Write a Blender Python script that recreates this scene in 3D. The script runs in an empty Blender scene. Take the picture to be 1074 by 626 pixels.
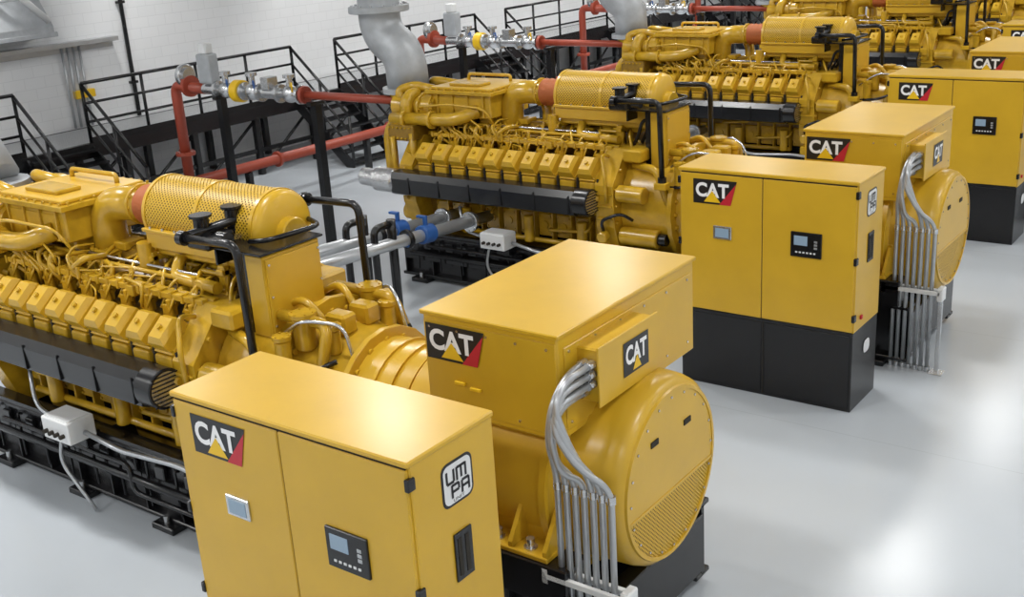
import bpy, math, random
from mathutils import Vector, Matrix
random.seed(7)
PITCH=6.073; YC=5.6; NG=6
col=bpy.context.collection
# ------------------------------------------------------------------ materials
def mat(name,color,rough=.5,metal=0,coat=0,noise=0,nscale=6,bump=0,bscale=60,emis=None,estr=0):
    m=bpy.data.materials.new(name);m.use_nodes=True;nt=m.node_tree;b=nt.nodes['Principled BSDF']
    b.inputs['Base Color'].default_value=(*color,1);b.inputs['Roughness'].default_value=rough;b.inputs['Metallic'].default_value=metal
    b.inputs['Coat Weight'].default_value=coat;b.inputs['Coat Roughness'].default_value=.2
    tc=nt.nodes.new('ShaderNodeTexCoord')
    if noise:
        n=nt.nodes.new('ShaderNodeTexNoise');n.inputs['Scale'].default_value=nscale;n.inputs['Detail'].default_value=4
        nt.links.new(tc.outputs['Object'],n.inputs['Vector'])
        r=nt.nodes.new('ShaderNodeMapRange');r.inputs[1].default_value=.3;r.inputs[2].default_value=.7;r.inputs[3].default_value=1-noise;r.inputs[4].default_value=1+noise
        nt.links.new(n.outputs['Fac'],r.inputs[0])
        v=nt.nodes.new('ShaderNodeVectorMath');v.operation='SCALE';v.inputs[0].default_value=color
        nt.links.new(r.outputs[0],v.inputs['Scale']);nt.links.new(v.outputs[0],b.inputs['Base Color'])
    if bump:
        n=nt.nodes.new('ShaderNodeTexNoise');n.inputs['Scale'].default_value=bscale
        nt.links.new(tc.outputs['Object'],n.inputs['Vector'])
        bp=nt.nodes.new('ShaderNodeBump');bp.inputs['Strength'].default_value=bump;bp.inputs['Distance'].default_value=.01
        nt.links.new(n.outputs['Fac'],bp.inputs['Height']);nt.links.new(bp.outputs[0],b.inputs['Normal'])
    if emis: b.inputs['Emission Color'].default_value=(*emis,1);b.inputs['Emission Strength'].default_value=estr
    return m
def perf(name,color,k,thr,rough=.4):
    m=mat(name,color,rough);nt=m.node_tree;b=nt.nodes['Principled BSDF'];out=nt.nodes['Material Output']
    uv=nt.nodes.new('ShaderNodeUVMap');sx=nt.nodes.new('ShaderNodeSeparateXYZ');nt.links.new(uv.outputs[0],sx.inputs[0])
    def M(op,a,bb=None):
        n=nt.nodes.new('ShaderNodeMath');n.operation=op
        for i,q in enumerate((a,bb)):
            if q is None: continue
            if isinstance(q,(int,float)): n.inputs[i].default_value=q
            else: nt.links.new(q,n.inputs[i])
        return n.outputs[0]
    a=M('COSINE',M('MULTIPLY',M('ADD',sx.outputs[0],sx.outputs[1]),k));c=M('COSINE',M('MULTIPLY',M('SUBTRACT',sx.outputs[0],sx.outputs[1]),k))
    h=M('GREATER_THAN',M('ADD',a,c),thr)
    t=nt.nodes.new('ShaderNodeBsdfTransparent');mx=nt.nodes.new('ShaderNodeMixShader')
    nt.links.new(h,mx.inputs[0]);nt.links.new(b.outputs[0],mx.inputs[1]);nt.links.new(t.outputs[0],mx.inputs[2]);nt.links.new(mx.outputs[0],out.inputs[0])
    return m
M={}
M['yel']=mat('yellow_paint',(.60,.36,.020),.33,coat=.15,noise=.05,nscale=2.5,bump=.03,bscale=25)
M['yeng']=mat('yellow_engine_paint',(.52,.31,.017),.26,coat=.2,noise=.16,nscale=7,bump=.05,bscale=60)
M['ydk']=mat('shade_darkened_casting',(.24,.135,.012),.35,noise=.3,nscale=9,bump=.2,bscale=50)  # engine yellow darkened: shade of gaps and crevices put into the base colour
M['blk']=mat('black_paint',(.008,.008,.009),.25,noise=.1)
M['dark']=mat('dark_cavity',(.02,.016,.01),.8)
M['steel']=mat('brushed_steel',(.60,.61,.62),.26,metal=.9,noise=.1,bump=.1)
M['chrome']=mat('foil_wrap',(.65,.65,.65),.22,metal=1,bump=1,bscale=35)
M['grey']=mat('galvanised_conduit',(.46,.475,.49),.30,metal=.6,noise=.06)
M['lgrey']=mat('insulation_jacket',(.42,.44,.46),.5,metal=.3,noise=.12,bump=.6,bscale=9)
M['white']=mat('white_enamel',(.72,.73,.73),.4)
M['red']=mat('red_pipe_paint',(.33,.055,.028),.38,noise=.08)
M['rust']=mat('orange_wrap',(.42,.11,.025),.6,bump=.5)
M['blue']=mat('blue_valve_paint',(.02,.09,.30),.4)
M['logob']=mat('logo_black',(.01,.01,.012),.35)
M['logor']=mat('logo_red',(.50,.015,.03),.4)
M['logow']=mat('logo_white',(.85,.85,.85),.4)
M['logoy']=mat('logo_yellow',(.8,.50,.01),.4)
M['scr']=mat('screen_glass',(.12,.16,.2),.15,emis=(.35,.5,.65),estr=.3)
M['perf']=perf('perforated_yellow',(.60,.36,.020),math.pi/.019,.9)
M['perf2']=perf('perforated_grille',(.60,.36,.020),math.pi/.015,.8)
ORDER=list(M)
# ------------------------------------------------------------------ mesh builder
_text={}
def textmesh(s,off):
    if (s,off) in _text: return _text[s,off]
    c=bpy.data.curves.new('t','FONT');c.body=s;c.offset=off;c.align_x='CENTER';c.space_line=.8;c.resolution_u=4
    o=bpy.data.objects.new('t',c);col.objects.link(o);dg=bpy.context.evaluated_depsgraph_get()
    me=o.evaluated_get(dg).to_mesh()
    vs=[tuple(v.co) for v in me.vertices];fs=[tuple(p.vertices) for p in me.polygons]
    x0=min(v[0] for v in vs);x1=max(v[0] for v in vs);y0=min(v[1] for v in vs);y1=max(v[1] for v in vs)
    vs=[((v[0]-x0)/(x1-x0),(v[1]-y0)/(y1-y0)) for v in vs]
    bpy.data.objects.remove(o);bpy.data.curves.remove(c)
    _text[s,off]=(vs,fs);return _text[s,off]
class B:
    def __init__(s): s.v=[];s.f=[];s.m=[];s.s=[];s.uv=[]
    def add(s,vs,fs,m,smooth=False,uvs=None):
        n=len(s.v);s.v+=[tuple(v) for v in vs];mi=ORDER.index(m)
        for i,f in enumerate(fs):
            s.f.append(tuple(n+k for k in f));s.m.append(mi);s.s.append(smooth if not isinstance(smooth,list) else smooth[i])
            s.uv.append([uvs[k] for k in f] if uvs else None)
    def box(s,x0,x1,y0,y1,z0,z1,m,b=.008,rot=None,piv=None):
        c=Vector(((x0+x1)/2,(y0+y1)/2,(z0+z1)/2));hx,hy,hz=abs(x1-x0)/2,abs(y1-y0)/2,abs(z1-z0)/2
        b=min(b,hx*.45,hy*.45,hz*.45);vs=[];ix={}
        for sx in(-1,1):
            for sy in(-1,1):
                for sz in(-1,1):
                    for ax in range(3):
                        ix[sx,sy,sz,ax]=len(vs)
                        vs.append(Vector((sx*(hx-(b if ax!=0 else 0)),sy*(hy-(b if ax!=1 else 0)),sz*(hz-(b if ax!=2 else 0)))))
        fs=[]
        for q in(-1,1):
            l=[(-1,-1),(1,-1),(1,1),(-1,1)]
            if q<0:l=l[::-1]
            fs.append([ix[q,a,c2,0] for a,c2 in l]);fs.append([ix[c2,q,a,1] for a,c2 in l]);fs.append([ix[a,c2,q,2] for a,c2 in l])
        for a in(-1,1):
            for c2 in(-1,1):
                fs.append([ix[a,c2,-1,0],ix[a,c2,1,0],ix[a,c2,1,1],ix[a,c2,-1,1]])
                fs.append([ix[a,-1,c2,0],ix[a,1,c2,0],ix[a,1,c2,2],ix[a,-1,c2,2]])
                fs.append([ix[-1,a,c2,1],ix[1,a,c2,1],ix[1,a,c2,2],ix[-1,a,c2,2]])
                for d in(-1,1): fs.append([ix[a,c2,d,0],ix[a,c2,d,1],ix[a,c2,d,2]])
        if rot is not None:
            p=Vector(piv) if piv is not None else c
            vs=[rot@(v+c-p)+p for v in vs]
        else: vs=[v+c for v in vs]
        s.add(vs,fs,m)
    def frame(s,d):
        d=Vector(d).normalized();a=Vector((0,0,1)) if abs(d.z)<.9 else Vector((1,0,0))
        u=d.cross(a).normalized();return d,u,d.cross(u).normalized()
    def lathe(s,p,d,prof,m,n=28,smooth=True,hard=True,uv=False,a0=0,a1=2*math.pi):
        d,u,w=s.frame(d);p=Vector(p);full=abs(a1-a0-2*math.pi)<1e-6;k=n if full else n+1
        def ring(t,r): return [p+d*t+(u*math.cos(a0+(a1-a0)*i/n)+w*math.sin(a0+(a1-a0)*i/n))*r for i in range(k)]
        if hard:
            for (t0,r0),(t1,r1) in zip(prof[:-1],prof[1:]):
                vs=ring(t0,r0)+ring(t1,r1)
                fs=[(i,(i+1)%k if full else i+1,k+((i+1)%k if full else i+1),k+i) for i in range(n)]
                uvs=None
                if uv: 
                    R0=[p+d*t0+(u*math.cos(a0+(a1-a0)*i/n)+w*math.sin(a0+(a1-a0)*i/n))*r0 for i in range(n+1)]
                    R1=[p+d*t1+(u*math.cos(a0+(a1-a0)*i/n)+w*math.sin(a0+(a1-a0)*i/n))*r1 for i in range(n+1)]
                    vs=R0+R1;fs=[(i,i+1,n+2+i,n+1+i) for i in range(n)]
                    uvs=[((a1-a0)*i/n*r0,t0) for i in range(n+1)]+[((a1-a0)*i/n*r0,t1) for i in range(n+1)]
                s.add(vs,fs,m,smooth,uvs)
        else:
            vs=[];fs=[]
            for t,r in prof: vs+=ring(t,r)
            for j in range(len(prof)-1):
                fs+=[(j*k+i,j*k+((i+1)%k if full else i+1),(j+1)*k+((i+1)%k if full else i+1),(j+1)*k+i) for i in range(n)]
            s.add(vs,fs,m,smooth)
    def cyl(s,p0,p1,r,m,r1=None,n=20,ch=0):
        p0=Vector(p0);p1=Vector(p1);L=(p1-p0).length;r1=r if r1 is None else r1
        pr=[(0,.0001),(0,r-ch)]+([(ch,r)] if ch else [])+([(L-ch,r1)] if ch else [(L,r1)])+[(L,r1-ch),(L,.0001)]
        pr=[q for i,q in enumerate(pr) if i==0 or q!=pr[i-1]]
        s.lathe(p0,p1-p0,pr,m,n)
    def sph(s,p,r,m,sx=1,sy=1,sz=1,n=16):
        vs=[];fs=[];h=n//2
        for j in range(h+1):
            a=math.pi*j/h
            for i in range(n):
                b=2*math.pi*i/n;vs.append((p[0]+r*sx*math.sin(a)*math.cos(b),p[1]+r*sy*math.sin(a)*math.sin(b),p[2]+r*sz*math.cos(a)))
        for j in range(h):
            for i in range(n): fs.append((j*n+i,j*n+(i+1)%n,(j+1)*n+(i+1)%n,(j+1)*n+i))
        s.add(vs,fs,m,True)
    def tube(s,pts,r,m,bend=.1,n=10,seg=5,cap=True):
        P=[Vector(p) for p in pts];Q=[P[0]]
        for i in range(1,len(P)-1):
            a=(P[i-1]-P[i]);c=(P[i+1]-P[i]);bb=min(bend,a.length*.49,c.length*.49);A=P[i]+a.normalized()*bb;C=P[i]+c.normalized()*bb
            for k in range(seg+1):
                t=k/seg;Q.append(A*(1-t)**2+P[i]*2*t*(1-t)+C*t*t)
        Q.append(P[-1]);T=[]
        for i in range(len(Q)):
            t=(Q[min(i+1,len(Q)-1)]-Q[max(i-1,0)]);T.append(t.normalized() if t.length>1e-9 else Vector((0,0,1)))
        d,u,w=s.frame(T[0]);vs=[];fs=[]
        for i,q in enumerate(Q):
            u=(u-T[i]*u.dot(T[i])).normalized();w=T[i].cross(u)
            vs+=[q+(u*math.cos(2*math.pi*k/n)+w*math.sin(2*math.pi*k/n))*r for k in range(n)]
        for i in range(len(Q)-1):
            fs+=[(i*n+k,i*n+(k+1)%n,(i+1)*n+(k+1)%n,(i+1)*n+k) for k in range(n)]
        sm=[True]*len(fs)
        if cap: fs+=[tuple(range(n))[::-1],tuple((len(Q)-1)*n+k for k in range(n))];sm+=[False,False]
        s.add(vs,fs,m,sm)
    def prism(s,poly,x0,x1,m,axis='x'):
        def P(a,b,c): return (c,a,b) if axis=='x' else ((a,c,b) if axis=='y' else (a,b,c))
        n=len(poly);vs=[P(a,b,x0) for a,b in poly]+[P(a,b,x1) for a,b in poly]
        fs=[(i,(i+1)%n,n+(i+1)%n,n+i) for i in range(n)]+[tuple(range(n))[::-1],tuple(range(n,2*n))]
        s.add(vs,fs,m)
    def poly(s,o,U,V,pts,m,off=0,uv=False):
        o=Vector(o);U=Vector(U);V=Vector(V);N=U.cross(V).normalized()
        s.add([o+U*a+V*b+N*off for a,b in pts],[tuple(range(len(pts)))],m,False,[(a*U.length,b*V.length) for a,b in pts] if uv else None)
    def text(s,st,o,U,V,m,off=0,w=.012):
        vs,fs=textmesh(st,w);o=Vector(o);U=Vector(U);V=Vector(V);N=U.cross(V).normalized()
        s.add([o+U*a+V*b+N*off for a,b in vs],fs,m)
    def bolts(s,c,d,R,n,r,m,a0=0):
        d,u,w=s.frame(d);c=Vector(c)
        for i in range(n):
            a=a0+2*math.pi*i/n;p=c+(u*math.cos(a)+w*math.sin(a))*R;s.cyl(p,p+d*r*.9,r,m,n=6)
    def flange(s,c,d,R,t,m,nb=8):
        d=Vector(d).normalized();c=Vector(c);s.cyl(c-d*t/2,c+d*t/2,R,m,n=20,ch=.004);s.bolts(c+d*t/2,d,R*.85,nb,min(R*.09,.025),m)
    def mesh(s,name,origin=(0,0,0)):
        me=bpy.data.meshes.new(name);o=Vector(origin)
        me.from_pydata([tuple(Vector(v)-o) for v in s.v],[],s.f)
        used=sorted(set(s.m));mp={k:i for i,k in enumerate(used)}
        for k in used: me.materials.append(M[ORDER[k]])
        me.polygons.foreach_set('material_index',[mp[k] for k in s.m]);me.polygons.foreach_set('use_smooth',s.s)
        if any(s.uv):
            l=me.uv_layers.new(name='UVMap')
            for p,u in zip(me.polygons,s.uv):
                if u:
                    for k,li in enumerate(p.loop_indices): l.data[li].uv=u[k]
        me.update();return me
def logo(b,o,U,V,w,h):
    U=Vector(U)*w;V=Vector(V)*h
    def P(pts,m,off): b.poly(o,U,V,pts,m,off)
    b.poly(o,U,V,[(0,0),(.86,0),(1,1),(0,1)],'logob',.003)
    P([(.60,0),(.86,0),(.985,.9)],'logor',.004)
    b.text('CAT',Vector(o)+U*.06+V*.27,U*.76,V*.6,'logow',.005,.035)
    P([(.25,.08),(.63,.08),(.44,.55)],'logoy',.006)
def top(name,loc=(0,0,0)):
    e=bpy.data.objects.new(name,None);e.location=loc;e.empty_display_size=.3;col.objects.link(e);return e
def child(name,me,par):
    o=bpy.data.objects.new(name,me);col.objects.link(o);o.parent=par;return o
# ------------------------------------------------------------------ genset (local y, absolute x)
OX=-6.6
def build_genset():
    parts={}
    b=B()
    for sy in(-1,1):
        y=sy*.72
        b.box(-10.15,-3.25,y-.1,y+.1,.62,.66,'blk');b.box(-10.15,-3.25,y-.1,y+.1,.06,.10,'blk');b.box(-10.15,-3.25,y-.02,y+.02,.08,.64,'blk',.002)
        for i in range(15): b.box(-10.1+i*.48,-10.08+i*.48,y-.09,y+.09,.1,.62,'blk',.002)
        for x in(-9.8,-8.6,-7.4,-6.2,-5.0,-3.6):
            b.box(x-.14,x+.14,y-.15+sy*.03,y+.15+sy*.03,0,.06,'blk');b.cyl((x,y+sy*.12,.06),(x,y+sy*.12,.13),.025,'steel',n=8)
        b.box(-4.35,-3.35,y-.14,y+.1,.66,.93,'blk');b.box(-9.6,-7.0,y-.3*sy-.05,y-.3*sy+.05,.66,.86,'blk')
        b.box(-10.1,-6.4,sy*.80-.01,sy*.80+.01,.30,.70,'blk',.003)
    for x in(-10.1,-8.4,-6.8,-5.2,-3.3): b.box(x-.06,x+.06,-.72,.72,.12,.58,'blk')
    b.box(-10.1,-3.3,-.6,.6,.3,.36,'blk')
    b.tube([(-9.9,-.88,.42),(-6.1,-.88,.42)],.035,'blk');b.tube([(-9.6,-.9,.55),(-7.7,-.9,.55),(-7.7,-.9,.3),(-5.5,-.9,.3)],.022,'blk')
    b.tube([(-8.1,-1.0,.80),(-7.7,-.95,.70),(-7.0,-.93,.74),(-6.3,-.9,.66)],.022,'grey')
    b.tube([(-8.45,-1.0,.74),(-8.5,-1.05,.45),(-8.35,-1.02,.25),(-8.2,-.98,.02)],.016,'grey',bend=.15)
    b.tube([(-8.5,-1.0,.82),(-8.9,-.95,.85),(-9.0,-.88,1.15)],.018,'grey',bend=.15)
    b.box(-8.5,-8.12,-1.14,-.88,.72,.92,'white',.01);b.box(-8.48,-8.14,-1.12,-.90,.915,.93,'white')
    for i in range(4): b.cyl((-8.43+i*.08,-1.14,.8),(-8.43+i*.08,-1.18,.8),.02,'dark',n=8)
    b.box(-8.4,-8.2,-.95,-.8,.6,.73,'blk')
    for i in range(9):
        x=-9.8+i*.38;b.tube([(x,-.82,.60),(x,-.86,.62),(x,-.86,.2)],.012,'blk',bend=.03,n=6);b.box(x+.1,x+.22,-.86,-.82,.48,.6,'blk',.008)
    parts['skid_base']=b
    # --- block
    b=B()
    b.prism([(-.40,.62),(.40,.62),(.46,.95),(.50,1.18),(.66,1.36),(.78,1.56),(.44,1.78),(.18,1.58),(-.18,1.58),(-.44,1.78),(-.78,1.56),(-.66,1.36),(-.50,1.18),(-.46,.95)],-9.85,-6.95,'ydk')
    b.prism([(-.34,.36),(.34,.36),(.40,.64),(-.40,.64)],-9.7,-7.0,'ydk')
    for sy in(-1,1):
        for i in range(10):
            x=-9.6+i*.28
            b.box(x-.11,x+.11,sy*.455,sy*.51,.78,1.08,'yeng',.02)
            for dx in(-.08,.08):
                for z in(.82,1.04): b.cyl((x+dx,sy*.5,z),(x+dx,sy*.525,z),.013,'yeng',n=6)
            b.box(x+.12,x+.145,sy*.45,sy*.56,.7,1.22,'yeng')
            b.cyl((x,sy*.5,.93),(x,sy*.53,.93),.05,'yeng',n=12)
        b.tube([(-9.9,sy*.56,1.2),(-6.9,sy*.56,1.2)],.055,'yeng')
        b.tube([(-9.5,sy*.57,.74),(-7.2,sy*.57,.74)],.035,'yeng')
        for x0,x1,z in((-9.4,-8.7,.95),(-8.4,-7.9,1.12),(-7.8,-7.2,.9)):
            b.tube([(x0,sy*.52,z),(x0,sy*.62,z),(x1,sy*.64,z+.05),(x1,sy*.52,z+.15)],.022,'yeng',bend=.06)
        for x in(-9.1,-8.1,-7.3): b.cyl((x,sy*.62,.72),(x,sy*.62,1.06),.065,'yeng',n=14,ch=.01)
    b.prism([(-.55,.5),(.55,.5),(.78,1.1),(.8,1.6),(.5,1.95),(-.5,1.95),(-.8,1.6),(-.78,1.1)],-10.05,-9.83,'yeng')
    b.cyl((-10.05,0,1.0),(-10.22,0,1.0),.28,'yeng',ch=.02);b.cyl((-10.22,0,1.0),(-10.3,0,1.0),.18,'blk')
    for sy in(-1,1):
        b.cyl((-10.05,sy*.5,1.35),(-10.3,sy*.5,1.35),.16,'yeng',ch=.02);b.tube([(-10.25,sy*.5,1.35),(-10.45,sy*.5,1.35),(-10.45,sy*.5,2.0),(-10.2,sy*.4,2.2)],.09,'yeng',bend=.15,n=14)
        b.cyl((-10.0,sy*.55,.9),(-10.2,sy*.55,.9),.12,'yeng',ch=.02)
    b.prism([(-.6,.55),(.6,.55),(.8,1.1),(.82,1.6),(.5,1.98),(-.5,1.98),(-.82,1.6),(-.8,1.1)],-6.97,-6.72,'yeng')
    for sy in(-1,1):
        for (y,z) in((.81,1.15),(.82,1.35),(.82,1.55),(.7,1.76),(.56,1.92)):
            b.cyl((-6.72,sy*(y-.05),z),(-6.69,sy*(y-.05),z),.02,'yeng',n=6)
            b.cyl((-9.98,sy*(y-.02),z),(-9.92,sy*(y+.01),z),.02,'yeng',n=6)
        for z in(1.2,1.35,1.5): b.box(-6.95,-6.74,sy*.80,sy*.835,z-.012,z+.012,'yeng',.003)
        b.cyl((-6.85,sy*.8,1.0),(-6.85,sy*.9,.98),.07,'yeng',n=16,ch=.01);b.box(-6.93,-6.78,sy*.70,sy*.86,.68,.86,'yeng',.02)
        b.tube([(-6.85,sy*.84,1.05),(-6.85,sy*.9,1.2),(-6.6,sy*.85,1.3),(-6.5,sy*.75,1.2)],.02,'blk',bend=.08,n=8)
        b.tube([(-6.9,sy*.6,1.9),(-6.9,sy*.75,1.95),(-6.8,sy*.86,1.7),(-6.8,sy*.84,1.4)],.022,'yeng',bend=.08,n=8)
    b.cyl((-6.75,0,1.28),(-6.05,0,1.28),.66,'yeng',n=36,ch=.04);b.flange((-6.05,0,1.28),(1,0,0),.72,.06,'yeng',24)
    b.cyl((-6.05,0,1.28),(-5.55,0,1.28),.6,'yeng',r1=.5,n=36)
    for sy in(-1,1):
        b.cyl((-6.7,sy*.66,.98),(-6.2,sy*.66,.98),.11,'yeng',ch=.01);b.cyl((-6.7,sy*.72,1.5),(-6.35,sy*.72,1.5),.1,'yeng',ch=.01)
        b.cyl((-6.2,sy*.66,.98),(-6.1,sy*.66,.98),.07,'blk')
        for x,y,r,z0,z1 in((-5.95,.36,.085,1.72,1.98),(-5.72,.30,.06,1.7,1.9),(-5.98,.56,.06,1.6,1.86)):
            b.cyl((x,sy*y,z0),(x,sy*y,z1),r,'yeng',ch=.02,n=16);b.cyl((x,sy*y,z1),(x,sy*y,z1+.03),r*1.2,'yeng',n=16);b.bolts((x,sy*y,z1+.03),(0,0,1),r*.95,6,.009,'yeng')
        b.tube([(-6.3,sy*.35,1.95),(-5.7,sy*.35,1.95),(-5.7,sy*.5,1.55)],.045,'yeng')
        b.tube([(-6.6,sy*.5,1.8),(-6.25,sy*.62,1.8),(-6.1,sy*.62,1.4)],.045,'yeng')
        b.tube([(-6.4,sy*.2,1.9),(-6.1,sy*.2,2.05),(-5.85,sy*.15,1.8)],.03,'yeng')
        b.tube([(-6.2,sy*.62,1.6),(-5.8,sy*.6,1.62),(-5.6,sy*.4,1.7)],.02,'blk')
        b.tube([(-6.15,sy*.45,1.8),(-5.85,sy*.47,2.0),(-5.6,sy*.3,1.95),(-5.5,sy*.3,1.6)],.014,'steel',bend=.1,n=6)
        b.box(-6.7,-6.45,sy*.3,sy*.62,1.85,2.0,'yeng',.02);b.box(-5.9,-5.7,sy*.05,sy*.2,1.8,1.96,'yeng',.02)
    parts['engine_block']=b
    # --- heads and covers
    b=B()
    for sy in(-1,1):
        R=Matrix.Rotation(sy*math.radians(-40),3,'X')
        for i in range(10):
            x=-9.6+i*.28;pv=(x,sy*.66,1.68)
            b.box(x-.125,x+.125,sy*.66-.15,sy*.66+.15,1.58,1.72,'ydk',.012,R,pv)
            hw,hd=.104,.135
            vs=[];base=[(-hw,-hd),(hw,-hd),(hw,hd),(-hw,hd)]
            for z,k in((1.72,1),(1.735,1.06),(1.75,1.06),(1.752,.97),(1.85,.95),(1.90,.68)):
                for a,c in base: vs.append(R@(Vector((x+a*k,sy*.66+c*k,z))-Vector(pv))+Vector(pv))
            fs=[]
            for q in range(5):
                for e in range(4): fs.append((q*4+e,q*4+(e+1)%4,q*4+4+(e+1)%4,q*4+4+e))
            fs.append((20,21,22,23));b.add(vs,fs,'yel')
            for a,c in((-.10,-.12),(.10,-.12),(.10,.12),(-.10,.12)):
                p=R@(Vector((x+a,sy*.66+c,1.75))-Vector(pv))+Vector(pv);dz=R@Vector((0,0,.03));b.cyl(p,p+dz,.012,'yeng',n=6)
            p=R@(Vector((x,sy*.66,1.89))-Vector(pv))+Vector(pv);q=R@(Vector((x,sy*.66,1.925))-Vector(pv))+Vector(pv);b.cyl(p,q,.022,'yeng',n=8)
            b.box(x-.1,x+.1,sy*.78-.05,sy*.78+.05,1.48,1.62,'yeng',.012)
            b.tube([(x,sy*.5,1.82),(x,sy*.36,1.98),(x,sy*.22,1.93)],.04,'yeng',bend=.07,n=8)
            b.box(x-.05,x+.05,sy*.45,sy*.53,1.80,1.90,'yeng',.006)
            b.tube([(x+.1,sy*.58,1.86),(x+.11,sy*.50,1.99),(x+.11,sy*.43,1.98)],.012,'yeng',bend=.04,n=6)
            b.tube([(x-.07,sy*.52,1.86),(x-.05,sy*.40,2.05),(x-.02,sy*.12,2.1)],.014,'yeng',bend=.1,n=6)
            b.tube([(x+.04,sy*.52,1.9),(x+.03,sy*.42,2.02),(x+.06,sy*.46,1.97)],.01,'blk',bend=.04,n=6)
            b.cyl((x+.05,sy*.5,1.76),(x+.05,sy*.53,1.95),.024,'yel',n=8)
            b.box(x+.125,x+.15,sy*.60,sy*.80,1.5,1.66,'dark',.003)
        b.tube([(-9.8,sy*.42,1.97),(-6.85,sy*.42,1.97)],.035,'yeng');b.box(-9.7,-6.9,sy*.46,sy*.52,1.95,2.0,'yeng',.004)
        for i in range(20): b.box(-9.68+i*.14,-9.65+i*.14,sy*.45,sy*.53,1.94,2.015,'yeng',.003)
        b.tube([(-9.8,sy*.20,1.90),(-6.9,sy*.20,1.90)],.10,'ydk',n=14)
        b.tube([(-9.8,sy*.83,1.44),(-6.9,sy*.83,1.44)],.03,'yeng')
        b.tube([(-9.7,sy*.33,2.06),(-6.95,sy*.33,2.06)],.02,'yeng',n=8);b.tube([(-9.5,sy*.29,2.1),(-7.2,sy*.29,2.1)],.013,'steel',n=6)
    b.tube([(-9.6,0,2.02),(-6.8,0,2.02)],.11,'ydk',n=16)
    for i in range(9): b.flange((-9.5+i*.33,0,2.02),(1,0,0),.135,.03,'yeng',8)
    for i in range(7):
        x=-9.4+i*.42;b.box(x,x+.16,-.12,.1,2.1,2.17,'yeng',.008);b.tube([(x,-.1,2.14),(x+.1,-.3,2.1),(x+.2,-.42,1.98)],.018,'yeng',bend=.08,n=6)
    for k in range(95):
        x=random.uniform(-9.7,-7.0);y=random.uniform(-.55,.4);L=random.uniform(.1,.45);z=random.uniform(2.0,2.18)-abs(y)*.15
        ys=random.choice([0,0,0,-.08,.1])
        b.tube([(x,y,z-.12),(x,y,z),(x+L,y+ys,z),(x+L,y+ys-.03,z-.14)],random.choice([.008,.011,.016,.022]),'yeng' if k%6 else 'blk',bend=.03,n=6)
        if k%3==0: b.cyl((x,y,z-.07),(x,y,z+.03),random.choice([.022,.032]),'yeng',n=6)
        if k%5==0: b.box(x,x+random.uniform(.06,.14),y-.04,y+.05,z-.06,z+.03,'yeng',.006)
    parts['cylinder_heads']=b
    # --- top end
    b=B()
    b.box(-9.7,-8.75,-.42,.42,2.2,2.5,'yeng',.015);b.box(-9.78,-8.68,-.48,.48,2.5,2.55,'yeng',.006);b.box(-9.72,-8.74,-.42,.42,2.55,2.585,'yel',.01)
    for i in range(9):
        for sy in(-1,1): b.cyl((-9.7+i*.12,sy*.455,2.55),(-9.7+i*.12,sy*.455,2.575),.014,'yeng',n=6)
    for i in range(7):
        for x in(-9.755,-8.705): b.cyl((x,-.39+i*.13,2.55),(x,-.39+i*.13,2.575),.014,'yeng',n=6)
    b.box(-9.5,-9.0,-.3,-.05,2.585,2.62,'yeng',.01)
    b.tube([(-9.6,.25,2.58),(-9.6,.25,2.66),(-8.9,.25,2.66),(-8.9,.25,2.58)],.022,'yeng',bend=.05)
    for x in(-9.6,-9.35,-9.1,-8.85): b.box(x-.012,x+.012,-.45,.45,2.22,2.5,'yeng')
    for x in(-9.5,-8.95): b.box(x-.09,x+.09,-.3,.3,1.98,2.22,'yeng',.02)
    b.box(-9.62,-8.85,-.425,-.43,2.3,2.45,'yeng',.004)
    for sy in(-1,1):
        c=Vector((-10.08,sy*.36,2.3));prev=None
        for k in range(17):
            a=k/16*2*math.pi*.95;rr=.07+.035*k/16
            p=c+Vector((0,math.cos(a)*.17,math.sin(a)*.17))
            if prev is not None: b.tube([prev,p],rr,'yeng',n=12,cap=False)
            b.sph(p,rr,'yeng',n=12);prev=p
        b.cyl(c-Vector((.14,0,0)),c+Vector((.2,0,0)),.13,'yeng',ch=.02);b.cyl(c-Vector((.3,0,0)),c-Vector((.12,0,0)),.15,'yeng',r1=.1)
        b.cyl(c+Vector((.18,0,0)),c+Vector((.42,0,0)),.17,'yeng',ch=.03);b.flange(c+Vector((.2,0,0)),(1,0,0),.2,.03,'yeng',10)
        b.tube([c+Vector((-.2,0,.05)),c+Vector((-.28,0,.2)),c+Vector((-.1,-sy*.15,.26)),c+Vector((.4,-sy*.1,.2))],.06,'yeng',bend=.12,n=14)
        b.tube([c+Vector((0,sy*.1,-.15)),c+Vector((0,sy*.15,-.4)),c+Vector((.3,sy*.1,-.5))],.03,'yeng')
        b.flange(c+Vector((.38,0,0)),(1,0,0),.185,.03,'yeng',10)
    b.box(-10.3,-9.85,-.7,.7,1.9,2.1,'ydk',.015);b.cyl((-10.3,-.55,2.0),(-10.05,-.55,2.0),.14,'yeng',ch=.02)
    for i in range(6): b.cyl((-10.26+i*.07,-.7,2.07),(-10.26+i*.07,-.72,2.07),.014,'yeng',n=6);b.cyl((-10.26+i*.07,-.7,1.93),(-10.26+i*.07,-.72,1.93),.014,'yeng',n=6)
    b.cyl((-10.4,0,2.1),(-10.4,0,2.42),.26,'yeng',ch=.02);b.flange((-10.4,0,2.4),(0,0,1),.33,.05,'yeng',12)
    b.tube([(-10.3,-.58,2.16),(-9.2,-.58,2.2),(-8.95,-.4,2.3)],.085,'yeng',n=14,bend=.2);b.flange((-9.6,-.58,2.18),(1,0,.03),.12,.04,'yeng');b.flange((-10.05,-.58,2.17),(1,0,.03),.12,.04,'yeng')
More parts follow.
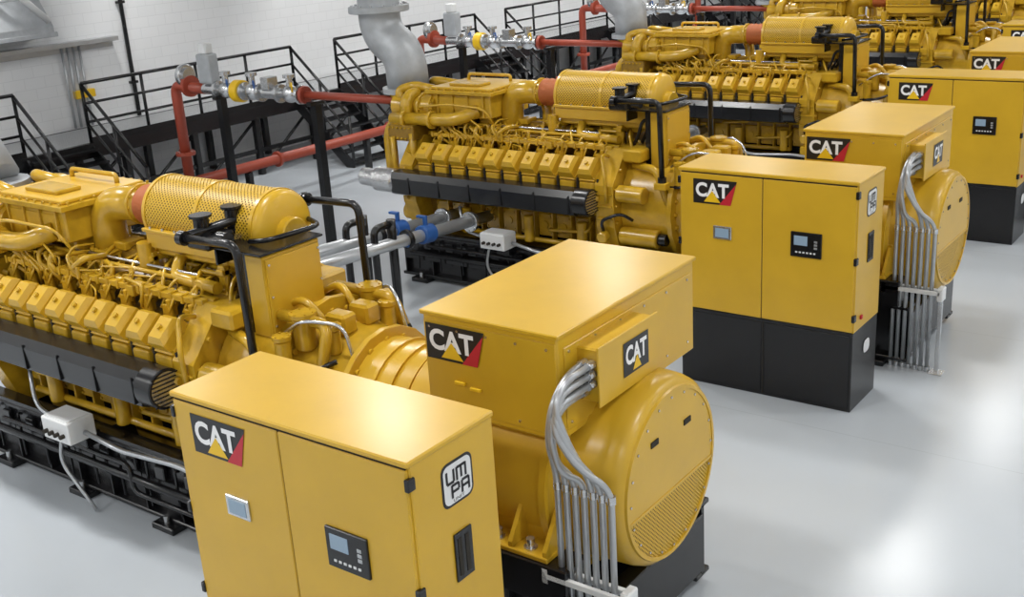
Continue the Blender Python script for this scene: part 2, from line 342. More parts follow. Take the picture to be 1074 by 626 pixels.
    b.tube([(-9.9,-.66,2.0),(-9.9,-.66,1.6),(-9.95,-.6,1.3)],.05,'yeng');b.tube([(-10.2,-.72,1.95),(-10.2,-.72,1.5),(-10.1,-.6,1.4)],.035,'yeng')
    b.tube([(-9.8,-.5,2.3),(-9.8,-.62,2.35),(-9.3,-.6,2.4),(-8.8,-.5,2.35),(-8.7,-.4,2.1)],.016,'yeng',bend=.1,n=6)
    b.tube([(-8.68,-.05,1.95),(-8.68,-.05,2.5),(-8.22,.05,2.5)],.15,'yeng',bend=.3,n=20,seg=9);b.flange((-8.68,-.05,2.08),(0,0,1),.2,.05,'yeng',10);b.flange((-8.27,.05,2.5),(1,0,0),.18,.03,'yeng',10)
    b.tube([(-8.8,.1,2.4),(-8.55,.25,2.55),(-8.3,.25,2.3),(-8.3,.2,2.0)],.08,'yeng',bend=.2,n=14)
    for k in range(14):
        x=random.uniform(-9.6,-8.4);z=random.uniform(2.02,2.2);b.tube([(x,-.3,z),(x,-.5,z+.03),(x+random.uniform(-.2,.3),-.53,z-.08),(x+.1,-.45,z-.25)],random.choice([.012,.02,.03]),'yeng',bend=.06,n=6)
    DX,DY=.12,.06
    b.lathe((-8.36+DX,DY,2.5),(1,0,0),[(0,.15),(.04,.175),(.08,.155),(.12,.175),(.16,.155),(.2,.175),(.24,.155),(.28,.175),(.32,.15)],'rust',n=24,hard=False)
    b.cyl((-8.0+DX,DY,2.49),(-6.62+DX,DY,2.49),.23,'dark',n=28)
    b.lathe((-8.04+DX,DY,2.49),(1,0,0),[(0,.1),(0.02,.26),(.05,.295)],'yel',n=36,hard=False)
    b.lathe((-7.99+DX,DY,2.49),(1,0,0),[(0,.295),(1.32,.295)],'perf',n=40,uv=True)
    b.lathe((-6.67+DX,DY,2.49),(1,0,0),[(0,.295),(.04,.29),(.07,.25),(.09,.12),(.095,.001)],'yel',n=36,hard=False)
    b.cyl((-6.6+DX,DY,2.45),(-6.5+DX,DY,2.45),.13,'yeng',n=20,ch=.01)
    for x in(-7.99,-7.34,-6.68): b.lathe((x-.02+DX,DY,2.49),(1,0,0),[(0,.296),(0,.303),(.035,.303),(.035,.296)],'yel',n=40)
    for sy in(-1,1):
        b.box(-8.0+DX,-6.68+DX,DY+sy*.285,DY+sy*.335,2.38,2.41,'yel',.005);b.box(-8.0+DX,-6.68+DX,DY+sy*.27,DY+sy*.30,2.24,2.40,'yel',.005)
        for i in range(8): b.cyl((-7.9+DX+i*.16,DY+sy*.318,2.41),(-7.9+DX+i*.16,DY+sy*.318,2.43),.012,'steel',n=6)
    b.box(-7.97+DX,-6.72+DX,-.24+DY,.24+DY,2.16,2.28,'yel',.02)
    for x in(-7.85,-6.95):
        for sy in(-1,1): b.box(x-.04,x+.04,sy*.2,sy*.26,1.95,2.2,'yeng')
        b.box(x-.04,x+.04,-.28,.28,2.12,2.17,'yeng')
    b.tube([(-7.5,-.2,2.2),(-7.5,-.3,2.05),(-6.9,-.35,2.05)],.05,'yeng');b.cyl((-7.9,-.25,2.05),(-7.9,-.25,2.28),.07,'yeng')
    parts['air_intake_and_turbochargers']=b
    # --- side shields / tray
    b=B()
    for sy in(-1,1):
        y=sy*.93
        b.prism([(y-.12,1.27),(y-.135,1.47),(y-.09,1.55),(y+.08,1.56),(y+.11,1.5),(y+.09,1.27),(y+.02,1.24),(y-.06,1.24)],-10.0,-7.12,'blk')
        b.cyl((-10.36,y,1.41),(-9.98,y,1.41),.165,'chrome',ch=.03,n=24);b.cyl((-10.6,y,1.42),(-10.34,y,1.41),.12,'chrome',n=20)
        b.cyl((-7.14,y,1.41),(-6.94,y,1.41),.165,'blk',ch=.01,n=24)
        b.lathe((-6.938,y,1.41),(1,0,0),[(0,.14),(.0,.001)],'steel',n=24)
        for k in range(8): b.box(-6.937,-6.93,y-.13,y+.13,1.29+k*.033,1.298+k*.033,'blk',.001)
        for k in range(6): b.box(-9.7+k*.5,-9.68+k*.5,y-.142,y-.11,1.28,1.5,'blk',.003)
        for k in range(6): b.box(-9.7+k*.5,-9.62+k*.5,min(sy*.6,sy*.9),max(sy*.6,sy*.9),1.22,1.27,'blk',.003)
    parts['exhaust_shields']=b
    # --- junction box & black pipes
    b=B()
    b.box(-6.42,-6.22,-.44,.14,1.78,2.42,'yel',.012);b.box(-6.225,-6.205,-.42,.12,1.81,2.39,'yel',.005)
    for y in(-.4,.1):
        for z in(1.87,2.1,2.35): b.cyl((-6.205,y,z),(-6.195,y,z),.01,'steel',n=6)
    b.box(-6.2,-6.197,-.02,.08,1.86,1.9,'white',.001)
    b.box(-6.72,-6.2,-.47,.17,2.425,2.445,'blk',.006);b.box(-6.72,-6.70,-.47,.17,2.3,2.43,'blk')
    b.box(-6.5,-6.42,-.42,.16,1.7,2.42,'blk',.01)
    for y in(-.3,-.1,.08): b.tube([(-6.44,y,2.3),(-6.6,y,2.3),(-6.66,y,2.1),(-6.75,y,1.95)],.022,'blk',n=8,bend=.08)
    for sy in(-1,1):
        y=sy*.62-.1
        b.tube([(-6.72,y,2.58),(-6.14,y,2.6),(-6.12,y,1.7)],.032,'blk',bend=.1,n=12,seg=7);b.cyl((-6.76,y,2.58),(-6.70,y,2.58),.055,'blk',n=16)
        b.cyl((-6.12,y,1.68),(-6.12,y,1.74),.05,'blk',n=14);b.box(-6.2,-6.05,y-.06,y+.06,1.6,1.68,'yeng')
    b.tube([(-6.75,-.72,2.58),(-6.75,.55,2.6)],.035,'blk')
    for y in(-.5,-.2): b.cyl((-6.78,y,2.48),(-6.78,y,2.68),.06,'blk',ch=.01);b.cyl((-6.78,y,2.68),(-6.78,y,2.70),.085,'blk')
    b.box(-6.9,-6.65,-.58,-.30,2.44,2.55,'blk',.02);b.cyl((-6.6,-.5,2.53),(-6.5,-.5,2.53),.06,'blk')
    b.tube([(-6.5,-.3,2.47),(-6.3,-.3,2.5),(-6.25,.2,2.5),(-6.5,.3,2.5)],.02,'blk')
    parts['engine_junction_box']=b
    # --- cooling piping in front of engine
    b=B()
    for x in(-8.75,-9.2):
        b.tube([(x,-.6,.98),(x,-3.9,1.2)],.075,'grey',n=16)
        b.flange((x,-1.0,1.0),(0,-1,.066),.13,.05,'steel')
        b.cyl((x,-1.75,1.06),(x,-1.95,1.075),.115,'blue',n=16,ch=.01);b.cyl((x,-1.85,1.1),(x,-1.85,1.27),.03,'blue',n=10);b.box(x-.12,x+.02,-1.88,-1.82,1.26,1.29,'blue',.006)
        b.box(x-.05,x+.05,-2.25,-2.12,1.0,1.16,'blue',.02)
        b.tube([(x,-2.45,1.4),(x,-2.45,1.1),(x,-2.45,.03)],.055,'blk',n=14);b.flange((x,-2.45,.03),(0,0,1),.13,.05,'blk')
        b.flange((x,-2.2,1.09),(0,1,0),.12,.04,'blk');b.tube([(x,-2.45,1.35),(x,-2.75,1.35),(x,-2.75,.03)],.045,'blk',n=12)
        b.tube([(x,-3.8,1.2),(x,-3.95,1.2),(x,-3.95,.03)],.075,'blk',n=14)
    parts['cooling_pipes']=b
    # --- alternator
    b=B();Z=1.28
    b.cyl((-5.55,0,Z),(-4.85,0,Z),.48,'yel',n=36,ch=.03);b.flange((-5.5,0,Z),(1,0,0),.56,.05,'yel',16)
    for k in range(3): b.lathe((-5.3+k*.16,0,Z),(1,0,0),[(0,.48),(0,.50),(.03,.50),(.03,.48)],'yel',n=36)
    b.cyl((-4.9,0,Z),(-4.4,0,Z),.56,'yel',n=40,ch=.02)
    b.cyl((-4.45,0,Z),(-3.55,0,Z),.70,'yel',n=48,ch=.03)
    for x in(-4.42,-3.62): b.lathe((x,0,Z),(1,0,0),[(0,.70),(0,.735),(.05,.735),(.05,.7)],'yel',n=48)
    b.lathe((-3.56,0,Z),(1,0,0),[(0,.66),(.06,.645),(.36,.63),(.42,.615),(.455,.58),(.462,.55)],'yel',n=56,hard=False)
    xd=-3.098;r=.555;cut=-.12
    ang=math.asin(cut/r);up=[];lo=[]
    for i in range(33):
        a=ang+(math.pi-2*ang)*i/32;up.append((r*math.cos(a),r*math.sin(a)))
    for i in range(33):
        a=math.pi-ang+(math.pi+2*ang)*i/32;lo.append((r*math.cos(a),r*math.sin(a)))
    b.poly((xd,0,Z),(0,1,0),(0,0,1),up,'yel',.006);b.poly((xd,0,Z),(0,1,0),(0,0,1),lo,'perf2',0,True)
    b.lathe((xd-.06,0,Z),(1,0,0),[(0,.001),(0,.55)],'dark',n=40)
    b.box(xd-.002,xd+.012,-.54,.54,Z-.13,Z-.11,'yel',.002)
    b.lathe((xd-.01,0,Z),(1,0,0),[(0,.575),(.022,.57),(.022,.545),(0.01,.545)],'yel',n=56)
    for y,z in((-.22,.30),(.2,.28)): b.box(xd+.004,xd+.014,y-.045,y+.045,Z+z-.02,Z+z+.02,'dark',.003)
    b.bolts((xd+.005,0,Z),(1,0,0),.52,20,.009,'steel')
    for sy in(-1,1):
        b.box(-4.3,-3.5,min(sy*.5,sy*.84),max(sy*.5,sy*.84),.93,.965,'yel',.006);b.box(-4.3,-3.5,min(sy*.62,sy*.66),max(sy*.62,sy*.66),.95,1.25,'yel')
        for x in(-4.28,-4.04,-3.80,-3.54): b.prism([(sy*.64,.96),(sy*.83,.96),(sy*.83,1.0),(sy*.68,1.22),(sy*.64,1.22)],x,x+.03,'yel')
        for x in(-4.15,-3.92,-3.67): b.cyl((x,sy*.77,.96),(x,sy*.77,1.03),.028,'steel',n=8);b.cyl((x,sy*.77,.965),(x,sy*.77,.975),.045,'steel',n=10)
    b.box(-4.42,-3.5,-.6,.62,1.45,1.78,'yel',.03)
    YF,YB2=-.72,.95
    b.box(-4.44,-3.43,YF,YB2,1.72,2.38,'yel',.012);b.box(-4.455,-3.415,YF-.015,YB2+.015,2.37,2.40,'yel',.006)
    b.box(-4.43,-3.44,YF-.008,YF+.01,1.76,2.34,'yel',.006)
    for i in range(5):
        for z in(1.80,2.30): b.cyl((-4.38+i*.22,YF-.006,z),(-4.38+i*.22,YF-.015,z),.009,'steel',n=6)
    b.box(-3.44,-3.42,-.66,.9,1.78,2.3,'yel',.005)
    for i in range(6):
        for z in(2.27,1.82): b.cyl((-3.42,-.62+i*.29,z),(-3.412,-.62+i*.29,z),.009,'steel',n=6)
    b.box(-3.43,-3.27,-.53,.13,1.93,2.27,'yel',.01);b.box(-3.275,-3.26,-.55,.15,1.91,2.29,'yel',.005)
    logo(b,(-4.41,YF-.012,2.09),(1,0,0),(0,0,1),.46,.235)
    logo2=(-3.258,-.28,2.0);b.poly(logo2,(0,.30,0),(0,0,.22),[(0,0),(1,0),(1,1),(0,1)],'logob',.002)
    b.text('CAT',(-3.258,-.255,2.065),(0,.25,0),(0,0,.125),'logow',.004,.035);b.poly(logo2,(0,.30,0),(0,0,.22),[(.35,.08),(.68,.08),(.52,.48)],'logoy',.005)
    b.box(-4.2,-4.12,YF-.03,YF-.01,1.95,1.97,'logoy',.002);b.box(-4.08,-4.0,YF-.03,YF-.01,1.93,1.95,'logoy',.002)
    parts['alternator']=b
    # --- conduits
    b=B()
    for i in range(7):
        x=-3.42+i*.062;z=2.18-(i%4)*.06;xs=-3.36+(.05 if i>3 else 0)
        b.tube([(xs,-.52,z),(xs,-.72-.03*i,z),(xs+.0,-.90-.012*i,z-.12),(xs-.03+.025*i,-.92,z-.36),(x,-.80,1.56),(x,-.80,.01 if i%2 else .03)],.0205,'grey',bend=.16,n=10,seg=6)
        b.cyl((xs,-.54,z),(xs,-.60,z),.030,'steel',n=10)
        b.cyl((x,-.80,1.46),(x,-.80,1.51),.027,'steel',n=10);b.cyl((x,-.80,0),(x,-.80,.05),.028,'steel',n=10)
    b.box(-3.5,-2.95,-.775,-.74,.84,.88,'white',.003);b.box(-3.5,-2.95,-.86,-.83,.84,.88,'white',.003)
    b.box(-3.54,-3.48,-.86,-.74,.80,.92,'white',.01);b.box(-2.98,-2.92,-.86,-.74,.78,.92,'white',.01)
    b.box(-2.97,-2.93,-.82,-.78,0,.8,'steel',.003);b.box(-3.02,-2.88,-.87,-.73,0,.012,'steel',.003)
    parts['cable_conduits']=b
    return {k:v.mesh(k,(OX,0,0)) for k,v in parts.items()}
def build_cabinet():
    b=B();x0,x1,y0,y1,h=-5.146,-3.358,0,.676,2.245;zp=.80
    b.box(x0+.005,x1-.005,y0+.01,y1-.01,0,zp,'blk',.004);b.box((x0+x1)/2-.003,(x0+x1)/2+.003,y0+.002,y0+.02,.02,zp-.02,'dark',.001)
    b.box(x0+.03,(x0+x1)/2-.02,y0,y0+.02,.04,zp-.03,'blk',.004);b.box((x0+x1)/2+.02,x1-.03,y0,y0+.02,.04,zp-.03,'blk',.004)
    parts={'plinth':b}
    b=B();b.box(x0,x1,y0+.02,y1,zp,h-.03,'yel',.006);b.box(x0-.008,x1+.008,y0-.004,y1+.008,h-.035,h,'yel',.008);b.box(x0+.02,x1-.02,y0+.01,y0+.03,zp,h-.04,'dark',.001)
    parts['body']=b
    xm=(x0+x1)/2-.02
    b=B();b.box(x0+.012,xm-.004,y0,y0+.028,zp+.012,h-.05,'yel',.006);b.box(xm+.004,x1-.012,y0,y0+.028,zp+.012,h-.05,'yel',.006)
    for z in(.95,1.5,2.12):
        b.box(x1-.02,x1+.012,y0-.012,y0+.045,z-.035,z+.035,'blk',.006);b.box(x0-.012,x0+.02,y0-.012,y0+.03,z-.035,z+.035,'blk',.006)
    parts['doors']=b
    b=B()
    logo(b,(-4.99,-.001,1.905),(1,0,0),(0,0,1),.46,.24)
    def screen(cx,cz,w,h2,bez,sw,sh,dx=0,dz=0):
        b.box(cx-w/2,cx+w/2,-.015,0.005,cz-h2/2,cz+h2/2,bez,.006);b.box(cx+dx-sw/2,cx+dx+sw/2,-.019,-.012,cz+dz-sh/2,cz+dz+sh/2,'scr',.001)
    screen(-3.83,1.61,.30,.24,'blk',.13,.09,-.05,.04)
    for i in range(6): b.box(-3.93+i*.035,-3.91+i*.035,-.019,-.014,1.53,1.545,'white',.001)
    for i in range(3): b.box(-3.75,-3.72,-.019,-.014,1.58+i*.03,1.60+i*.03,'grey',.001)
    screen(-4.68,1.63,.19,.13,'steel',.14,.09)
    X=x1
    def rr(w,h2,r):
        o=[]
        for cx,cy,a0 in((w-r,h2-r,0),(r,h2-r,90),(r,r,180),(w-r,r,270)):
            for k in range(5): a=math.radians(a0+k*22.5);o.append((cx+r*math.cos(a),cy+r*math.sin(a)))
        return o
    b.poly((X,.345-.11,1.86),(0,1,0),(0,0,1),rr(.25,.25,.05),'logob',.002);b.poly((X,.345-.095,1.875),(0,1,0),(0,0,1),rr(.22,.22,.04),'white',.004)
    def bar(y0,z0,y1,z1,w=.016):
        d=Vector((y1-y0,z1-z0)).normalized();nx,nz=-d.y*w/2,d.x*w/2
        b.poly((X,0,0),(0,1,0),(0,0,1),[(y0+nx,z0+nz),(y0-nx,z0-nz),(y1-nx,z1-nz),(y1+nx,z1+nz)],'logob',.006)
    a=.275
    for l in (((0,.07),(0,0)),((0,0),(.055,0)),((.055,0),(.055,.07)),((.08,-.005),(.08,.07)),((.08,.065),(.15,.065)),((.115,.065),(.115,0)),((.15,.07),(.15,-.005))):
        bar(a+l[0][0],1.995+l[0][1],a+l[1][0],1.995+l[1][1])
    for l in (((0,.065),(0,-.01)),((0,.06),(.055,.06)),((.055,.06),(.055,.025)),((.055,.025),(0,.025)),((.08,-.01),(.08,.06)),((.08,.06),(.135,.06)),((.135,.06),(.135,-.01)),((.08,.025),(.135,.025))):
        bar(a+.035+l[0][0],1.915+l[0][1],a+.035+l[1][0],1.915+l[1][1])
    b.text('UNIT',(X,.345-.03,1.882),(0,.09,0),(0,0,.018),'logob',.006,0)
    b.box(X,X+.012,.29,.43,1.42,1.70,'blk',.004)
    for i in range(2): b.box(X+.01,X+.016,.31+i*.06,.34+i*.06,1.45,1.67,'dark',.002)
    b.poly((X,.30,.50),(0,1,0),(0,0,1),rr(.16,.13,.05),'white',.002)
    b.box(X,X+.02,.16,.2,.9,.94,'logor',.004)
    parts['panel_displays']=b
    return {k:v.mesh(k,(-4.25,.34,0)) for k,v in parts.items()}
G=build_genset();CB=build_cabinet()
for k in range(NG):
    e=top('generator_set',(OX,YC+k*PITCH,0))
    for n,me in G.items():
        if n=='cooling_pipes' and k==0: continue
        child(n,me,e)
    e=top('control_cabinet',(-4.25,3.477+.34+k*PITCH,0))
    for n,me in CB.items(): child(n,me,e)
# ------------------------------------------------------------------ exhaust stacks, gas trains
def stack(xo):
    b=B()
    b.tube([(-18.97,0,6.3),(-10.9+xo,0,6.3),(-10.9+xo,0,3.2),(-10.5+xo,0,2.95),(-10.48+xo*.3,0,2.5)],.29,'lgrey',bend=.45,n=28,seg=8)
    for z in(3.5,5.2): b.cyl((-10.9+xo,0,z),(-10.9+xo,0,z+.09),.42,'lgrey',ch=.01,n=32);b.bolts((-10.9+xo,0,z+.09),(0,0,1),.37,14,.02,'steel')
    b.cyl((-10.48+xo*.3,0,2.43),(-10.48+xo*.3,0,2.5),.36,'lgrey',n=28)
    for z in(3.9,4.4,4.8,5.6): b.cyl((-10.9+xo,0,z),(-10.9+xo,0,z+.02),.302,'steel',n=28)
    for x in(-12.5,-14.5,-16.5): b.cyl((x,0,6.3),(x+.02,0,6.3),.302,'steel',n=28)
    return b.mesh('exhaust_stack',(-11,0,0))
ex=stack(0);ex0=stack(-.5)
b=B();yy=-.25;zz=2.34
b.cyl((-10.35,yy,zz),(-9.55,yy,zz-.02),.085,'steel',n=18,ch=.01);b.flange((-10.3,yy,zz),(1,0,0),.14,.06,'steel');b.flange((-9.55,yy,zz),(1,0,0),.14,.06,'steel')
b.tube([(-9.6,yy,zz),(-9.35,yy,zz),(-9.3,yy+.1,zz-.15)],.08,'steel')
b.tube([(-12.3,yy,zz),(-10.35,yy,zz)],.06,'red',n=16)
b.flange((-12.3,yy,zz),(1,0,0),.13,.06,'red')
x=-12.35
for w,kind in((.5,'v'),(.35,'s'),(.45,'v'),(.16,'y'),(.45,'v'),(.3,'g')):
    if kind=='v':
        b.flange((x-.03,yy,zz),(1,0,0),.14,.05,'steel');b.sph((x-w/2,yy,zz),.13,'steel',1.2,.9,1);b.cyl((x-w/2,yy,zz),(x-w/2,yy,zz+.24),.05,'steel',n=12);b.cyl((x-w/2,yy,zz+.24),(x-w/2,yy,zz+.29),.09,'steel',n=16);b.flange((x-w+.03,yy,zz),(1,0,0),.14,.05,'steel')
        b.cyl((x-w,yy,zz),(x,yy,zz),.07,'steel');b.tube([(x-w/2,yy,zz+.1),(x-w/2+.15,yy-.1,zz+.2),(x-w/2+.15,yy-.1,zz+.05)],.014,'logoy' if x>-13 else 'blue')
    elif kind=='s': b.cyl((x-w,yy,zz),(x,yy,zz),.09,'steel',ch=.02);b.box(x-w*.8,x-w*.3,yy-.1,yy+.1,zz+.05,zz+.24,'steel',.01)
    elif kind=='y': b.cyl((x-w,yy,zz),(x,yy,zz),.17,'logoy',n=20,ch=.01)
    else: b.cyl((x-w,yy,zz),(x,yy,zz),.08,'steel');b.box(x-w,x,yy-.1,yy+.1,zz+.1,zz+.55,'lgrey',.02);b.box(x-w*.8,x-w*.2,yy-.08,yy+.08,zz+.55,zz+.72,'white',.02)
    x-=w
b.tube([(x,yy,zz),(-15.3,yy,zz+.03),(-15.3,yy,.75)],.085,'red',bend=.16,n=18,seg=7)
b.cyl((-14.95,yy,zz+.03),(-14.88,yy,zz+.03),.17,'red',n=18);b.cyl((-15.05,yy,zz+.2),(-14.95,yy,zz+.2),.18,'steel',n=24,ch=.02);b.cyl((-14.95,yy,zz+.2),(-14.9,yy,zz+.2),.12,'steel')
b.flange((-15.3,yy,1.25),(0,0,1),.16,.06,'red')
for xp in(-14.2,-12.1): b.box(xp-.06,xp+.06,yy-.06,yy+.06,0,zz-.12,'blk',.004);b.box(xp-.12,xp+.12,yy-.12,yy+.12,0,.02,'blk');b.box(xp-.05,xp+.05,yy-.14,yy+.14,zz-.14,zz-.08,'blk')
gas=b.mesh('gas_supply_pipe',(-12.5,0,0))
for k in range(NG):
    o=bpy.data.objects.new('exhaust_stack',ex0 if k==0 else ex);o.location=(-11,YC+k*PITCH,0);col.objects.link(o)
    o=bpy.data.objects.new('gas_supply_pipe',gas);o.location=(-12.5,YC+k*PITCH,0);col.objects.link(o)
b=B();y1=YC+5*PITCH+.5;b.tube([(-15.3,YC+PITCH-.45,.75),(-15.3,y1,.75)],.088,'red',n=18)
y=YC+PITCH+1
while y<y1: b.box(-15.36,-15.24,y-.05,y+.05,0,.66,'blk');b.flange((-15.3,y+.7,.75),(0,1,0),.14,.05,'red');y+=3
o=bpy.data.objects.new('gas_header_pipe',b.mesh('gas_header_pipe'));col.objects.link(o)
# ------------------------------------------------------------------ walkway with railings and stairs
PX=-17.35;PB=-18.97;PZ=1.36;YA,YB=-2,39.5
b=B()
b.box(PX-.05,PX+.05,YA,YB,PZ-.25,PZ,'blk',.004);b.box(PB,PB+.06,YA,YB,PZ-.22,PZ,'blk',.004)
y=YA
while y<YB:
    b.box(PB+.05,PX-.05,y,y+.06,PZ-.2,PZ-.04,'blk');b.box(PX-.06,PX+.06,y-.06,y+.06,0,PZ-.2,'blk');b.box(PB+.05,PB+.17,y-.06,y+.06,0,PZ-.2,'blk')
    if y+1.52<YB: b.tube([(PX,y,.05),(PX,y+1.52,PZ-.25)],.03,'blk',n=6)
    y+=1.52
b.box(PX-.03,PX+.03,YA,YB,.45,.53,'blk',.004)
stairs=[(9.80+k*PITCH,11.05+k*PITCH) for k in range(-1,5)]
def rail(b,p,q,up=1.02,n=None,mid=(.68,.36),r=.03):
    p=Vector(p);q=Vector(q);L=(q-p).length;n=n or max(1,round(L/1.2))
    for i in range(n+1): c=p.lerp(q,i/n);b.tube([c,c+Vector((0,0,up))],r,'blk',n=8)
    for hh in (up,)+tuple(mid): b.tube([p+Vector((0,0,hh)),q+Vector((0,0,hh))],r if hh==up else r*.8,'blk',n=8)
ys=YA
for a,c in stairs+[(YB,YB)]:
    if a>ys+.1:
        rail(b,(PX,ys,PZ),(PX,min(a,YB),PZ));b.box(PX+.03,PX+.045,ys,a,PZ,PZ+.1,'blk',.002)
    ys=c
for a,c in stairs:
    run=1.45;n=7
    for yy2 in(a,c):
        vs=[(PX,PZ-.27),(PX,PZ),(PX+run,.12),(PX+run,0),(PX+run-.2,0)]
        b.prism([(u,v) for u,v in vs],yy2-.02,yy2+.02,'blk',axis='y')
        rail(b,Vector((PX,yy2,PZ)),Vector((PX+run,yy2,.05)),1.0,2,mid=(.66,.33))
    for i in range(n): 
        t=(i+.5)/n;b.box(PX+run*t-.13,PX+run*t+.13,a,c,PZ*(1-t)-.02,PZ*(1-t)+.02,'blk',.003)
o=bpy.data.objects.new('walkway_with_stairs',b.mesh('walkway'));col.objects.link(o)
wk=o
mg=mat('walkway_grating',(.30,.31,.32),.5,metal=.4);nt=mg.node_tree
b=B();b.box(PB+.06,PX-.05,YA,YB,PZ-.04,PZ-.005,'grey',.002);me=b.mesh('grating');me.materials.clear();me.materials.append(mg)
tc=nt.nodes.new('ShaderNodeTexCoord');br=nt.nodes.new('ShaderNodeTexBrick');br.offset=0;br.inputs['Scale'].default_value=10;br.inputs['Brick Width'].default_value=1;br.inputs['Row Height'].default_value=.35
br.inputs['Color1'].default_value=(.05,.05,.055,1);br.inputs['Color2'].default_value=(.06,.06,.065,1);br.inputs['Mortar'].default_value=(.55,.56,.57,1);br.inputs['Mortar Size'].default_value=.11
nt.links.new(tc.outputs['Object'],br.inputs['Vector']);nt.links.new(br.outputs[0],nt.nodes['Principled BSDF'].inputs['Base Color'])
g=child('walkway_grating',me,wk)
# wall fittings
b=B();X=-18.99
for i in range(4): b.tube([(X+.05,11.8+i*.12,PZ+.02),(X+.05,11.8+i*.12,2.85)],.025,'grey',n=8)
b.box(X,X+.25,8.0,12.9,2.86,2.94,'grey',.005);b.box(X,X+.04,8.0,12.9,2.75,2.86,'grey',.005)
b.box(X,X+.12,11.9,12.3,1.9,2.05,'logoy',.01)
o=bpy.data.objects.new('cable_tray',b.mesh('cable_tray'));col.objects.link(o)
b=B();b.prism([(X,3.05),(X+.75,3.15),(X+.75,3.3),(X+.45,3.75),(X,3.75)],9.6,11.3,'lgrey',axis='y')
b.box(X+.70,X+.78,9.55,11.35,3.12,3.2,'lgrey',.01);b.tube([(X+.3,11.1,3.6),(X+.3,11.1,7.9)],.05,'lgrey');b.tube([(X+.3,9.9,3.6),(X+.3,9.9,7.9)],.05,'lgrey')
b.sph((X+.45,11.0,3.5),.14,'white');b.tube([(X+.4,10.4,3.75),(X+.8,10.7,3.9),(X+.8,11.2,3.4)],.06,'white')
o=bpy.data.objects.new('ventilation_hood',b.mesh('hood'));col.objects.link(o)
b=B();b.tube([(X+.06,13.2,PZ+.02),(X+.06,13.2,7.9)],.04,'blk',n=12)
for z in (2,3.5,5,6.5): b.box(X,X+.1,13.12,13.28,z,z+.05,'blk')
o=bpy.data.objects.new('downpipe',b.mesh('downpipe'));col.objects.link(o)
# ------------------------------------------------------------------ room
X0,X1,Y0,Y1,H=-19,6.5,-5,40,8
def slab(name,x0,x1,y0,y1,z0,z1,m):
    vs=[(x,y,z) for x in(x0,x1) for y in(y0,y1) for z in(z0,z1)]
    me=bpy.data.meshes.new(name);me.from_pydata(vs,[],[(0,1,3,2),(4,6,7,5),(0,4,5,1),(2,3,7,6),(0,2,6,4),(1,5,7,3)]);me.materials.append(m)
    o=bpy.data.objects.new(name,me);col.objects.link(o);return o
FC=(.475,.51,.545)
mf=mat('epoxy_floor',FC,.24,coat=0);nt=mf.node_tree;bs=nt.nodes['Principled BSDF']
geo=nt.nodes.new('ShaderNodeNewGeometry');br=nt.nodes.new('ShaderNodeTexBrick');br.offset=0;br.inputs['Scale'].default_value=1
br.inputs['Brick Width'].default_value=6.08;br.inputs['Row Height'].default_value=3.036;br.inputs['Mortar Size'].default_value=.006;br.inputs['Mortar Smooth'].default_value=.6
br.inputs['Color1'].default_value=br.inputs['Color2'].default_value=(1,1,1,1);br.inputs['Mortar'].default_value=(.84,.84,.84,1)
nz=nt.nodes.new('ShaderNodeTexNoise');nz.inputs['Scale'].default_value=.5;nz.inputs['Detail'].default_value=3
nt.links.new(geo.outputs['Position'],br.inputs['Vector']);nt.links.new(geo.outputs['Position'],nz.inputs['Vector'])
cr=nt.nodes.new('ShaderNodeMapRange');cr.inputs[1].default_value=.3;cr.inputs[2].default_value=.7;cr.inputs[3].default_value=.96;cr.inputs[4].default_value=1.03;nt.links.new(nz.outputs['Fac'],cr.inputs[0])
v1=nt.nodes.new('ShaderNodeVectorMath');v1.operation='SCALE';v1.inputs[0].default_value=FC;nt.links.new(cr.outputs[0],v1.inputs['Scale'])
v2=nt.nodes.new('ShaderNodeVectorMath');v2.operation='MULTIPLY';nt.links.new(v1.outputs[0],v2.inputs[0]);nt.links.new(br.outputs[0],v2.inputs[1]);nt.links.new(v2.outputs[0],bs.inputs['Base Color'])
cr2=nt.nodes.new('ShaderNodeMapRange');cr2.inputs[3].default_value=.20;cr2.inputs[4].default_value=.27;nt.links.new(nz.outputs['Fac'],cr2.inputs[0]);nt.links.new(cr2.outputs[0],bs.inputs['Roughness'])
mw=mat('painted_block_wall',(.72,.74,.76),.6);nt=mw.node_tree
tc=nt.nodes.new('ShaderNodeTexCoord')
sx=nt.nodes.new('ShaderNodeSeparateXYZ');cx=nt.nodes.new('ShaderNodeCombineXYZ');ad=nt.nodes.new('ShaderNodeMath')
nt.links.new(tc.outputs['Object'],sx.inputs[0]);nt.links.new(sx.outputs[0],ad.inputs[0]);nt.links.new(sx.outputs[1],ad.inputs[1]);nt.links.new(ad.outputs[0],cx.inputs[0]);nt.links.new(sx.outputs[2],cx.inputs[1])
br=nt.nodes.new('ShaderNodeTexBrick');br.inputs['Scale'].default_value=1;br.inputs['Brick Width'].default_value=.4;br.inputs['Row Height'].default_value=.2;br.inputs['Mortar Size'].default_value=.006
br.inputs['Color1'].default_value=(.77,.78,.79,1);br.inputs['Color2'].default_value=(.75,.76,.77,1);br.inputs['Mortar'].default_value=(.68,.69,.70,1)
nt.links.new(cx.outputs[0],br.inputs['Vector']);nt.links.new(br.outputs[0],nt.nodes['Principled BSDF'].inputs['Base Color'])
mc=mat('ceiling_deck',(.4,.41,.42),.7)
slab('floor',X0,X1,Y0,Y1,-.2,0,mf);slab('ceiling',X0,X1,Y0,Y1,H,H+.2,mc)
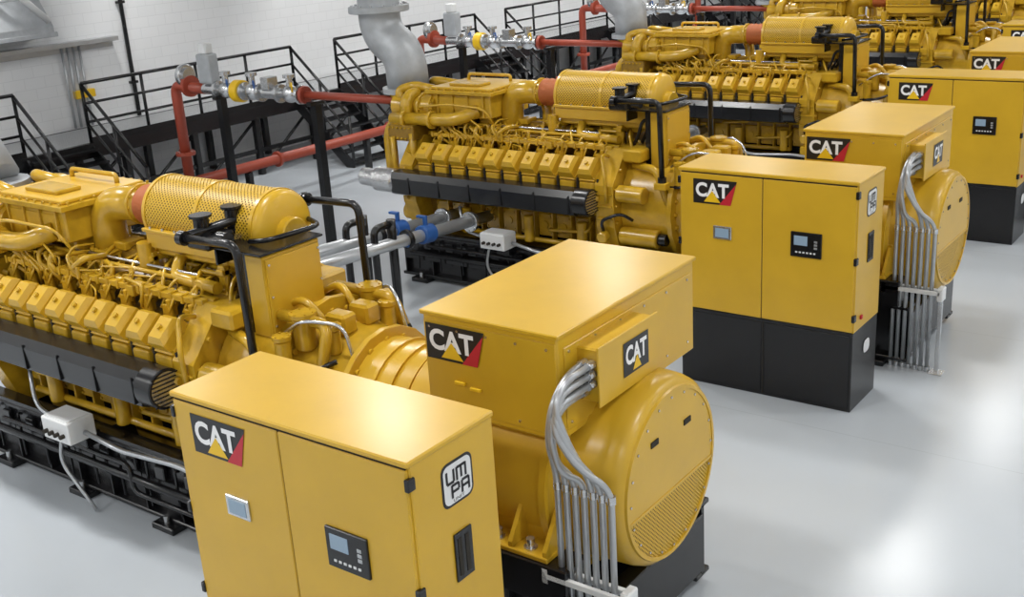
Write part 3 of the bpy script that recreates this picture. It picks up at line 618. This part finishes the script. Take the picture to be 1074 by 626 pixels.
slab('wall_left',X0-.2,X0,Y0,Y1,0,H,mw);slab('wall_right',X1,X1+.2,Y0,Y1,0,H,mw);slab('wall_back',X0,X1,Y1,Y1+.2,0,H,mw);slab('wall_front',X0,X1,Y0-.2,Y0,0,H,mw)
# ------------------------------------------------------------------ lights
me_lamp=mat('lamp_diffuser',(.9,.9,.9),.5,emis=(1,.97,.92),estr=4)
b=B();b.box(-.5,.5,-.35,.35,-.02,.12,'white',.02);b.tube([(-.4,0,.1),(-.4,0,.49)],.008,'steel',n=6);b.tube([(.4,0,.1),(.4,0,.49)],.008,'steel',n=6)
lm=b.mesh('housing')
dm=bpy.data.meshes.new('diffuser');dm.from_pydata([(-.45,-.3,-.025),(.45,-.3,-.025),(.45,.3,-.025),(-.45,.3,-.025)],[],[(0,3,2,1)]);dm.materials.append(me_lamp)
for x,en in((-17.0,165),(-11.6,240),(-5.5,140),(.5,115),(5.0,115)):
    for j in range(7):
        y=-2+j*6.9
        if y>39: continue
        e=top('high_bay_lamp',(x,y,7.5));child('housing',lm,e);child('diffuser',dm,e)
        l=bpy.data.lights.new('lamp','AREA');l.shape='RECTANGLE';l.size=.9;l.size_y=.6;l.energy=en;l.color=(1,.99,.97);l.spread=math.radians(160)
        o=bpy.data.objects.new('lamp',l);col.objects.link(o);o.parent=e;o.location=(0,0,-.04)
w=bpy.data.worlds.new('world');bpy.context.scene.world=w;w.use_nodes=True;w.node_tree.nodes['Background'].inputs[0].default_value=(.6,.7,.85,1);w.node_tree.nodes['Background'].inputs[1].default_value=.3
# ------------------------------------------------------------------ camera
R=[[.80573,.14653,-.57387],[.58912,-.29831,.75097],[-.06115,-.94316,-.32668]]
cam=bpy.data.cameras.new('camera');cam.sensor_width=36;cam.lens=36*1174/1074;cam.clip_end=200
co=bpy.data.objects.new('camera',cam);col.objects.link(co)
m3=Matrix([[R[i][0],-R[i][1],-R[i][2]] for i in range(3)]);m4=m3.to_4x4();m4.translation=(0,0,4.7);co.matrix_world=m4
bpy.context.scene.camera=co
bpy.context.scene.view_settings.view_transform='Standard'
